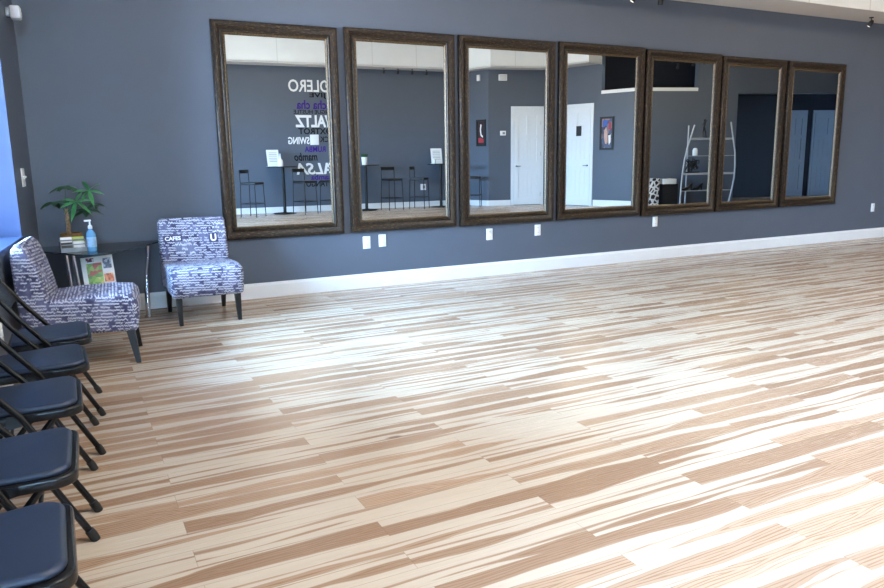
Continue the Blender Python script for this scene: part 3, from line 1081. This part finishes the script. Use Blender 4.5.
wall_word('samba', 311.0, 331.0, 177.0, 5.5, M['pletter'], 'small purple word under SALSA', .02)
wall_word('TANGO', 306.2, 328.5, 183.6, 6.0, M['bletter'], 'black word TANGO behind the right bar stools', .022)

def wall_box(name, label, cat, p, q, u, v, wpx, hpx, d, material, group=None, extra=None):
    """small plate fixed to a far wall at the mirrored pixel"""
    c = opp_on(u, p, q, v)
    a, b = opp_on(u - wpx / 2, p, q, v), opp_on(u + wpx / 2, p, q, v)
    w = (b - a).length
    z = opp_z(u, v, c)
    h = opp_z(u, v - hpx / 2, c) - opp_z(u, v + hpx / 2, c)
    t = thing(name, label, cat, (c.x, c.y, z), math.atan2(q[1] - p[1], q[0] - p[0]), group)
    MB().box(-w / 2, w / 2, 0, d, -h / 2, h / 2, bev=min(.006, d * .3)).build('housing' if d > .02 else 'cover_plate', material, t)
    if extra:
        extra(t, w, h, d)
    return t
def grille(t, w, h, d):
    mb = MB()
    for k in range(4):
        z = -h * .3 + h * .2 * k
        mb.box(-w * .38, w * .38, d, d + .004, z - h * .03, z + h * .03)
    mb.build('grille', M['acryl'], t, smooth=False)
def screen(t, w, h, d):
    MB().box(-w * .1, w * .32, d, d + .003, -h * .25, h * .25).build('screen', M['acryl'], t, smooth=False)
wall_box('wall_panel', 'white square panel among the dance words', 'panel', A0, A1, 314.3, 139.8, 8.6, 10.2, .03, M['plastic'])
wall_box('wall_outlet', 'white outlet behind the reflected stools in the second mirror', 'outlet', A0, A1, 423.2, 187.0, 5.4, 6.0, .012, M['plastic'], None, screen)
wall_box('wall_panel', 'white alarm box high above the reflected door in the third mirror', 'alarm box', B0, C0, 502.5, 77.6, 8.2, 6.2, .05, M['plastic'], None, grille)
wall_box('thermostat', 'white thermostat beside the reflected door in the third mirror', 'thermostat', B0, C0, 502.8, 133.2, 5.6, 4.6, .03, M['plastic'], None, screen)
wall_box('wall_speaker', 'narrow white box high on the blue wall in third mirror', 'speaker', A1, B0, 479, 78, 2.6, 6.0, .05, M['plastic'])

# ------------------------------------------------------------------ pictures
def picture(label, p, q, u, v, wpx, hpx, print_mat, shapes):
    c = opp_on(u, p, q, v)
    w = (opp_on(u + wpx / 2, p, q, v) - opp_on(u - wpx / 2, p, q, v)).length
    z = opp_z(u, v, c)
    h = opp_z(u, v - hpx / 2, c) - opp_z(u, v + hpx / 2, c)
    t = thing('framed_picture', label, 'picture', (c.x, c.y, z), math.atan2(q[1] - p[1], q[0] - p[0]), 'framed pictures on the far walls')
    f = .045
    mb = MB()
    for a in ((-w / 2, w / 2, -h / 2, -h / 2 + f), (-w / 2, w / 2, h / 2 - f, h / 2), (-w / 2, -w / 2 + f, -h / 2 + f, h / 2 - f), (w / 2 - f, w / 2, -h / 2 + f, h / 2 - f)):
        mb.box(a[0], a[1], 0, .03, a[2], a[3])
    mb.build('frame', M['black'], t, smooth=False)
    MB().box(-w / 2 + f, w / 2 - f, .004, .010, -h / 2 + f, h / 2 - f).build('print', print_mat, t, smooth=False)
    for nm, pts, m_ in shapes:
        sp = MB().prism([(a * (w / 2 - f), b * (h / 2 - f)) for a, b in pts], .0105, .012, axis='y')
        sp.build(nm, m_, t, smooth=False, recalc=True)
    return t
redm = mat('poster_red', srgb(168, 44, 52), .5, noise=.1, nscale=40)
picture('narrow dark picture with a pale curved figure on red', A1, B0, 481.3, 133, 9.4, 26.5,
        mat('poster_dark', srgb(44, 22, 28), .4, noise=.2, nscale=30),
        [('painted_figure', [(-.2, .75), (.15, .7), (-.02, .3), (.1, -.1), (.55, -.3), (.5, -.42), (-.1, -.25), (-.35, .2)], M['paper']),
         ('painted_red_area', [(-.8, -.45), (-.2, -.4), (.7, -.55), (.75, -.85), (-.75, -.85)], redm)])
picture('framed colour picture of pale figures beside the plaqued door', C0, C1, 607, 133.3, 13.6, 33,
        patch_print('poster_colours', [srgb(70, 80, 110), srgb(120, 110, 120), srgb(60, 60, 80), srgb(150, 120, 110)], 9, 3),
        [('painted_figure', [(-.5, .2), (-.1, .45), (.1, .1), (.2, -.3), (.0, -.75), (-.3, -.7), (-.55, -.2)], mat('poster_skin', srgb(196, 160, 146), .5, noise=.1)),
         ('painted_blue_area', [(-.8, .4), (.0, .55), (.2, .9), (-.8, .9)], mat('poster_blue', srgb(60, 96, 176), .5, noise=.1)),
         ('painted_red_area', [(.25, .3), (.8, .2), (.8, .75), (.4, .8)], mat('poster_crimson', srgb(170, 50, 66), .5, noise=.1)),
         ('painted_white_area', [(.3, -.15), (.75, -.1), (.75, -.6), (.45, -.8)], M['paper'])])

# ------------------------------------------------------------------ doors
def panel_door(name, p, q, u0, u1, zt, handle, sign=False, bottom_gap=.012, paint='door'):
    a, b = opp_on(u0, p, q), opp_on(u1, p, q)
    w = (b - a).length
    root = MB()
    cw = .075
    root.box(-cw, 0, 0, .022, 0, zt + cw)
    root.box(w, w + cw, 0, .022, 0, zt + cw)
    root.box(-cw, w + cw, 0, .024, zt, zt + cw)
    r = struct(root.build(name, M[paint], smooth=False))
    r.location = a
    r.rotation_euler = (0, 0, math.atan2(q[1] - p[1], q[0] - p[0]))
    leaf = MB().box(.003, w - .003, .002, .012, bottom_gap, zt - .003)
    st = .13 * w / .8
    # raised stiles and rails leave two recessed panels
    y0, y1 = .012, .030
    zm0, zm1 = zt * .385, zt * .455
    leaf.box(.003, st, y0, y1, bottom_gap, zt - .003)
    leaf.box(w - st, w - .003, y0, y1, bottom_gap, zt - .003)
    leaf.box(st, w - st, y0, y1, bottom_gap, .20)
    leaf.box(st, w - st, y0, y1, zm0, zm1)
    leaf.box(st, w - st, y0, y1, zt - .16, zt - .003)
    leaf.box(w / 2 - .035, w / 2 + .035, y0, y1, zt * .72, zt - .15)
    leaf.box(st, w - st, y0, y1, zt * .72 - .05, zt * .72 + .05)
    for z0, z1 in ((.24, zm0 - .04), (zm1 + .04, zt * .72 - .09)):
        for k in range(4):
            x0 = st + .02 + (w - 2 * st - .04) * k / 4
            x1 = st + .02 + (w - 2 * st - .04) * (k + 1) / 4
            leaf.box(x0 + .006, x1 - .006, y0, y0 + .006, z0, z1)
    lf = leaf.build('door_leaf', M[paint], r, smooth=False)
    hx = .07 if handle == 'L' else w - .07
    s = 1 if handle == 'L' else -1
    hm = MB().tube([(hx, .030, 1.03), (hx, .07, 1.03)], .022, 12)
    hm.tube([(hx, .07, 1.03), (hx + s * .11, .072, 1.03)], .010, 8)
    hm.build('handle', M['nickel'], r)
    for z in (.28, 1.35, zt - .35):
        MB().tube([(w - .01 if handle == 'L' else .01, .024, z - .05), (w - .01 if handle == 'L' else .01, .024, z + .05)], .008, 8).build('hinge', M['nickel'], r)
    if sign:
        MB().box(w * .50, w * .68, .030, .036, zt * .71, zt * .81).build('door_plaque', M['black'], r, smooth=False)
    return r
panel_door('door_1', B0, C0, 513.5, 540.5, 2.50, 'L')
panel_door('door_2', C0, C1, 563, 590.5, 2.50, 'R', True)
base(B0, opp_on(510.5, B0, C0)[:2], 'baseboard_southeast')
cb0 = opp_on(594, C0, C1)
base(cb0[:2], C2, 'baseboard_side', .16)
HF0, HF1 = (14.4, -2.85), (22.6, -.35)
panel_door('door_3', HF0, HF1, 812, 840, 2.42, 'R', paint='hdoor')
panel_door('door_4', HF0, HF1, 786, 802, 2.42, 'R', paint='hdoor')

# ------------------------------------------------------------------ bar tables and stools
def at_far(u, d):
    p, q_ = shift(A0, A1, d)
    return opp_on(u, p, q_)
TZ2 = 1.13
bt0 = thing('bar_table', 'tall round black bar table carrying a white sign holder and bottle', 'table', at_far(282, .45), 0, 'tall bar tables by the lettered wall')
MB().lathe([(.0, 0), (.27, 0), (.275, .008), (.26, .020), (.06, .028), (.05, .04), (0, .04)], 32).build('base', M['black'], bt0)
MB().lathe([(.038, .03), (.038, TZ2 - .03), (.09, TZ2 - .026), (.09, TZ2 - .02), (0, TZ2 - .02)], 20).build('pole', M['black'], bt0)
MB().lathe([(.0, TZ2 - .025), (.35, TZ2 - .025), (.355, TZ2 - .018), (.355, TZ2 - .006), (.35, TZ2), (0, TZ2)], 40).build('tabletop', M['black'], bt0)
b2 = at_far(365, .45)
b3 = at_far(440.5, .45)
dup(bt0, b2, 0, 'tall round black bar table with a small white planter, left in second mirror')
dup(bt0, b3, 0, 'tall round black bar table at the right of the second mirror')

def stool(label, loc, rz):
    t = thing('bar_stool', label, 'stool', loc, rz, 'black bar stools by the lettered wall')
    r = .011
    SH = .76
    for sx in (-1, 1):
        for sy in (-1, 1):
            top_ = SH if sy < 0 else 1.06
            MB().tube([(sx * .21, sy * .20, 0), (sx * .19, sy * .18, SH - .02)] + ([(sx * .19, sy * .19, 1.06)] if sy > 0 else []), r, 8).build('leg', M['black'], t)
    MB().box(-.20, .20, -.20, .19, SH - .03, SH + .025, bev=.018, seg=3).build('seat', M['black'], t)
    MB().tube([(-.20, -.195, .30), (.20, -.195, .30), (.20, .195, .30), (-.20, .195, .30), (-.20, -.195, .30)], .009, 8).build('footrest', M['black'], t)
    b = MB().box(-.20, .20, .18, .20, .99, 1.07, bev=.006)
    b.build('backrest', M['black'], t)
    return t
st0 = stool('black bar stool alone left of the first reflected bar table', at_far(250, 1.0), PI / 2 + .75)
for u, d, rz, lab in ((303, .85, PI - .5, 'black bar stool right of the first reflected table, under SALSA'), (330, .75, -PI / 2 - .4, 'black bar stool at the right edge of the first mirror'),
                      (391, .70, PI - .15, 'black bar stool in second mirror, the left of two'), (418.5, .70, PI / 2 + .75, 'black bar stool in second mirror, the right of two, near the outlet')):
    dup(st0, at_far(u, d), rz, lab)
# one more by the blue return wall
pp, qq = shift(A1, B0, .42)
dup(st0, opp_on(473, pp, qq), 2.2, 'dark bar stool against the blue return wall in the third mirror')

def sign_holder(label, loc, rz):
    t = thing('sign_holder', label, 'sign holder', loc, rz, 'white sign holders on the bar tables')
    tm = Matrix.Rotation(math.radians(-12), 4, 'X')
    MB().box(-.15, .15, 0, .01, .0, .40, bev=.003, mtx=tm).build('sheet', M['paper'], t, smooth=False)
    k = MB()
    for z in (.33, .29, .25, .20, .16, .12):
        k.box(-.10, .10, -.0012, 0, z - .008, z + .004, mtx=tm)
    k.build('printed_lines', M['acryl'], t, smooth=False)
    MB().box(-.15, .15, -.01, .10, 0, .008).build('foot', M['paper'], t, smooth=False)
    return t
c = at_far(273.5, .40)
s0 = sign_holder('white sign holder standing on the first reflected bar table', (c.x, c.y, TZ2), PI - .1)
c = at_far(437, .40)
dup(s0, (c.x, c.y, TZ2), PI + .15, 'white sign holder standing on the right bar table in second mirror')
c = at_far(280, .5)
bo = thing('squeeze_bottle', 'white bottle beside the sign holder on first reflected table', 'bottle', (c.x, c.y, TZ2))
MB().lathe([(.0, 0), (.06, 0), (.062, .10), (.055, .14), (.025, .18), (.02, .19), (0, .19)], 16).build('body', M['paper'], bo)
MB().lathe([(.0, .19), (.022, .19), (.018, .24), (.010, .30), (0, .30)], 12).build('nozzle', M['plastic'], bo)
c = at_far(434, .55)
cu_ = MB().lathe([(.0, 0), (.04, 0), (.05, .12), (.046, .12), (.037, .01), (0, .01)], 16).build('paper_cup', M['paper'])
cu_.location = (c.x, c.y, TZ2)
tag(cu_, 'small white cup beside the right sign holder in second mirror', 'cup')
c = at_far(364.2, .5)
pp_ = thing('potted_plant', 'little green plant in a white pot on reflected bar table', 'plant', (c.x, c.y, TZ2))
MB().lathe([(.0, 0), (.06, 0), (.075, .19), (.069, .19), (.06, .16), (0, .16)], 20).build('pot', M['paper'], pp_)
lv = MB()
for k in range(14):
    a = random.uniform(0, 2 * PI)
    leaflet(lv, (.02 * math.cos(a), .02 * math.sin(a), .16), (math.cos(a) * .6, math.sin(a) * .6, 1), .17, .045, .03)
lv.build('leaves', M['leafd'], pp_)

# ------------------------------------------------------------------ curved shelf stand and its contents
SP, SQ = (12.9, .55), (15.3, 1.05)
def sh(u, v):
    c = opp_on(u, SP, SQ, v)
    return Vector((c.x, c.y, opp_z(u, v, c)))
ssx = math.atan2(SQ[1] - SP[1], SQ[0] - SP[0])
o0 = opp_on(694, SP, SQ)
se = thing('shelf_stand', 'curved white metal shelf stand shaped like a sail', 'shelf', (o0.x, o0.y, 0), ssx)
fm = frame_mtx(o0, (SQ[0] - SP[0], SQ[1] - SP[1])).inverted()
def L_(u, v):
    return fm @ sh(u, v)
lp = [L_(694.7, 125), L_(691, 137), L_(687.5, 147.5), L_(684.5, 160), L_(682.4, 173.5), L_(681, 187), L_(680, 202)]
lp.append(Vector((lp[-1].x - .01, 0, 0)))
DP = .26
rp = [L_(731, 122), L_(733, 137), L_(735, 152), L_(735, 165), L_(734, 178), L_(731.5, 190), L_(729, 200)]
rp = [Vector((p.x, 0, p.z)) for p in rp]
rp.append(Vector((rp[-1].x - .02, 0, 0)))
lp = [Vector((p.x, 0, p.z)) for p in lp]
MB().tube(lp, .018, 8).build('left_rail', M['shelfm'], se)
MB().tube(rp, .018, 8).build('right_rail', M['shelfm'], se)
MB().tube([(0, -DP, lp[0].z), (-.01, -DP, 0)], .018, 8).build('rear_post', M['shelfm'], se)
def xat(pts, z):
    for a, b in zip(pts, pts[1:]):
        if b.z <= z <= a.z:
            f = (a.z - z) / (a.z - b.z)
            return a.x + (b.x - a.x) * f
    return pts[-1].x
SHZ = []
for v, th in ((138.8, .045), (156.0, .014), (174.0, .045), (191.0, .014)):
    z = L_(692, v).z
    SHZ.append(z)
    MB().prism([(xat(lp, z), 0), (xat(rp, z), 0), (xat(rp, z) - .05, -DP), (xat(lp, z) + .18, -DP)], z - th / 2, z + th / 2).build('shelf', M['shelfm'], se, smooth=False)
def on_shelf(u, i, d=-.13):
    c = opp_on(u, SP, SQ)
    l = fm @ Vector((c.x, c.y, 0))
    w_ = fm.inverted() @ Vector((l.x, d, SHZ[i] + (.0245 if i in (0, 2) else .009)))
    return w_
# dancer statuette
fg = on_shelf(706, 0)
fi = thing('dancer_statuette', 'dark dancer statuette on the top of the curved shelf', 'figurine', fg, ssx)
sk = MB()
sk.tube([(-.02, 0, .02), (-.03, 0, .12), (-.01, 0, .22)], [.012, .016, .022], 8)
sk.tube([(.07, 0, .02), (.05, 0, .12), (.01, 0, .22)], [.012, .016, .022], 8)
sk.tube([(0, 0, .20), (0, 0, .27), (.01, 0, .34), (.01, 0, .37)], [.030, .022, .034, .012], 10)
sk.tube([(.01, 0, .34), (.07, 0, .40), (.05, 0, .47)], [.012, .010, .008], 8)
sk.tube([(.01, 0, .34), (-.06, 0, .29), (-.04, 0, .23)], [.012, .010, .008], 8)
sk.lathe([(.0, .37), (.018, .375), (.026, .40), (.020, .425), (0, .435)], 12, mtx=Matrix.Translation((.012, 0, 0)))
sk.build('figure', M['black'], fi)
MB().lathe([(.0, 0), (.09, 0), (.09, .02), (0, .025)], 20).build('plinth', M['black'], fi)
c = on_shelf(698.2, 1)
j = thing('storage_jar', 'white lidded jar on the second shelf of the stand', 'jar', c)
MB().lathe([(.0, 0), (.055, 0), (.06, .01), (.06, .13), (.05, .145), (0, .145)], 18).build('body', M['paper'], j)
MB().lathe([(.0, .145), (.045, .145), (.045, .17), (.01, .175), (0, .18)], 18).build('lid', M['plastic'], j)
c = on_shelf(696, 2)
fl = thing('ornament', 'bushy black openwork ornament on the third shelf', 'ornament', c, ssx)
ob_ = MB()
for k in range(26):
    a, bb_, rr = random.uniform(-.16, .16), random.uniform(-.04, .04), random.uniform(.03, .05)
    zz = random.uniform(.06, .30)
    n_ = 12
    rot = Matrix.Translation((a, bb_, zz)) @ Matrix.Rotation(random.uniform(-.8, .8), 4, 'Z') @ Matrix.Rotation(random.uniform(-.5, .5), 4, 'X')
    ob_.tube([(rr * math.cos(2 * PI * i / n_), 0, rr * math.sin(2 * PI * i / n_)) for i in range(n_ + 1)], .012, 6, mtx=rot)
ob_.build('loops', M['black'], fl)
MB().box(-.16, .16, -.07, .07, 0, .03, bev=.008).build('tray', M['black'], fl)
sh0 = None
for u, lab, rz in ((691.5, 'dark high heeled shoe on the lowest visible shelf, left of two', ssx + .1), (702.5, 'dark high heeled shoe on the lowest visible shelf, right of two', ssx - .1)):
    c = on_shelf(u, 3)
    if sh0 is None:
        sh0 = thing('dance_shoe', lab, 'shoe', c, rz, 'dance shoes on the shelf stand')
        MB().prism([(-.14, .005), (-.02, .02), (.08, .10), (.12, .105), (.13, .17), (.10, .165), (.04, .10), (-.06, .06), (-.13, .045), (-.15, .02)], -.04, .04, axis='y', bev=.012, seg=2).build('upper', M['leg'], sh0, recalc=True)
        MB().tube([(.11, 0, .11), (.115, 0, 0)], [.022, .010], 8).build('heel', M['black'], sh0)
        MB().prism([(-.15, 0), (-.02, 0), (.08, .085), (.12, .09), (.12, .105), (.08, .10), (-.02, .015), (-.15, .012)], -.035, .035, axis='y').build('sole', M['rubber'], sh0, smooth=False, recalc=True)
    else:
        dup(sh0, c, rz, lab)

# patterned box and dark counter left of the shelf
pb = NT('black_white_scroll')
x, y, z = pb.coord('Object')
vo = pb.n('ShaderNodeTexVoronoi', feature='DISTANCE_TO_EDGE')
pb.set(vo.inputs['Vector'], pb.vec(x, y, z))
vo.inputs['Scale'].default_value = 9
pb.set(pb.b.inputs['Base Color'], pb.mix(pb.smooth(vo.outputs['Distance'], .10, .16), srgb(220, 222, 224), srgb(20, 20, 22)))
c = opp_on(652.5, (12.5, -.05), (13.6, .35))
bx = thing('storage_ottoman', 'tall black and white patterned box beside the dark counter', 'box', (c.x, c.y, 0), .3)
MB().box(-.14, .14, -.14, .14, 0, .66, bev=.012).build('body', pb.m, bx)
MB().box(-.15, .15, -.15, .15, .66, .72, bev=.012).build('lid', pb.m, bx)
c = opp_on(666, (12.8, .0), (14.0, .32))
ct = thing('counter', 'low dark counter with a pale top left of the curved shelf', 'counter', (c.x, c.y, 0), .3)
MB().box(-.12, .26, -.12, .16, 0, .58).build('body', M['black'], ct, smooth=False)
MB().box(-.14, .20, -.16, .20, .58, .70, bev=.01).build('countertop', M['sofap'], ct)

# ------------------------------------------------------------------ light
wd = bpy.data.worlds.new('sky')
bpy.context.scene.world = wd
wd.use_nodes = True
nt = wd.node_tree
bg = nt.nodes['Background']
# blue sky above the horizon, pale sunlit paving below it
tcw = nt.nodes.new('ShaderNodeTexCoord')
sxw = nt.nodes.new('ShaderNodeSeparateXYZ')
nt.links.new(tcw.outputs['Generated'], sxw.inputs[0])
rw = nt.nodes.new('ShaderNodeValToRGB')
rw.color_ramp.elements[0].position = .48
rw.color_ramp.elements[0].color = (.42, .41, .40, 1)
rw.color_ramp.elements[1].position = .52
rw.color_ramp.elements[1].color = (.40, .68, 1.0, 1)
mpw = nt.nodes.new('ShaderNodeMapRange')
mpw.inputs[1].default_value = -1
mpw.inputs[2].default_value = 1
nt.links.new(sxw.outputs[2], mpw.inputs[0])
nt.links.new(mpw.outputs[0], rw.inputs[0])
nt.links.new(rw.outputs[0], bg.inputs['Color'])
bg.inputs['Strength'].default_value = 96.0

def portal(center, sx, sz, normal):
    l = bpy.data.lights.new('daylight_portal', 'AREA')
    l.shape = 'RECTANGLE'
    l.size, l.size_y = sx, sz
    l.cycles.is_portal = True
    ob = bpy.data.objects.new('daylight_portal', l)
    C.objects.link(ob)
    ob.location = center
    ob.rotation_euler = Vector(normal).to_track_quat('-Z', 'Y').to_euler()
    return ob
for a, b in WIN:
    portal(on_left((a + b) / 2, (ZS + ZH) / 2, -(WT - .03)), (b - a), (ZH - ZS), LW.to_3x3() @ Vector((0, SY, 0)))

# ceiling fluorescent panels of the room (above and behind the view)
def troffer(x, y, w=1.2, d=.6):
    warm = x > 8
    t = thing('ceiling_light', 'flat white ceiling light panel', 'ceiling light', (x, y, ZC), 0, 'ceiling light panels')
    MB().box(-w / 2, w / 2, -d / 2, d / 2, -.05, 0, bev=.004).build('frame', M['white'], t, smooth=False)
    MB().box(-w / 2 + .03, w / 2 - .03, -d / 2 + .03, d / 2 - .03, -.056, -.05).build('diffuser', TROFW if warm else TROF, t, smooth=False)
    return t
TROF = mat('lit_diffuser', (.9, .88, .8, 1), .5, emit=(1, 0.94, 0.86, 1), estr=47)
TROFW = mat('lit_warm_diffuser', (.9, .85, .72, 1), .5, emit=(1, .80, .52, 1), estr=42.0)
TROFS = [(1.6, 0.6), (3.6, -0.2), (6.5, 0.4), (9.5, 1.2), (12.5, 2.2)]
for x, y in TROFS:
    troffer(x, y)

sc = bpy.context.scene
sc.view_settings.view_transform = 'Standard'
sc.view_settings.look = 'None'
sc.view_settings.exposure = 0.22
sc.view_settings.gamma = 1.0
sc.view_settings.use_curve_mapping = False
sc.cycles.max_bounces = 10
sc.cycles.diffuse_bounces = 3
sc.cycles.glossy_bounces = 6
sc.cycles.transparent_max_bounces = 12
sc.cycles.sample_clamp_indirect = 6.0
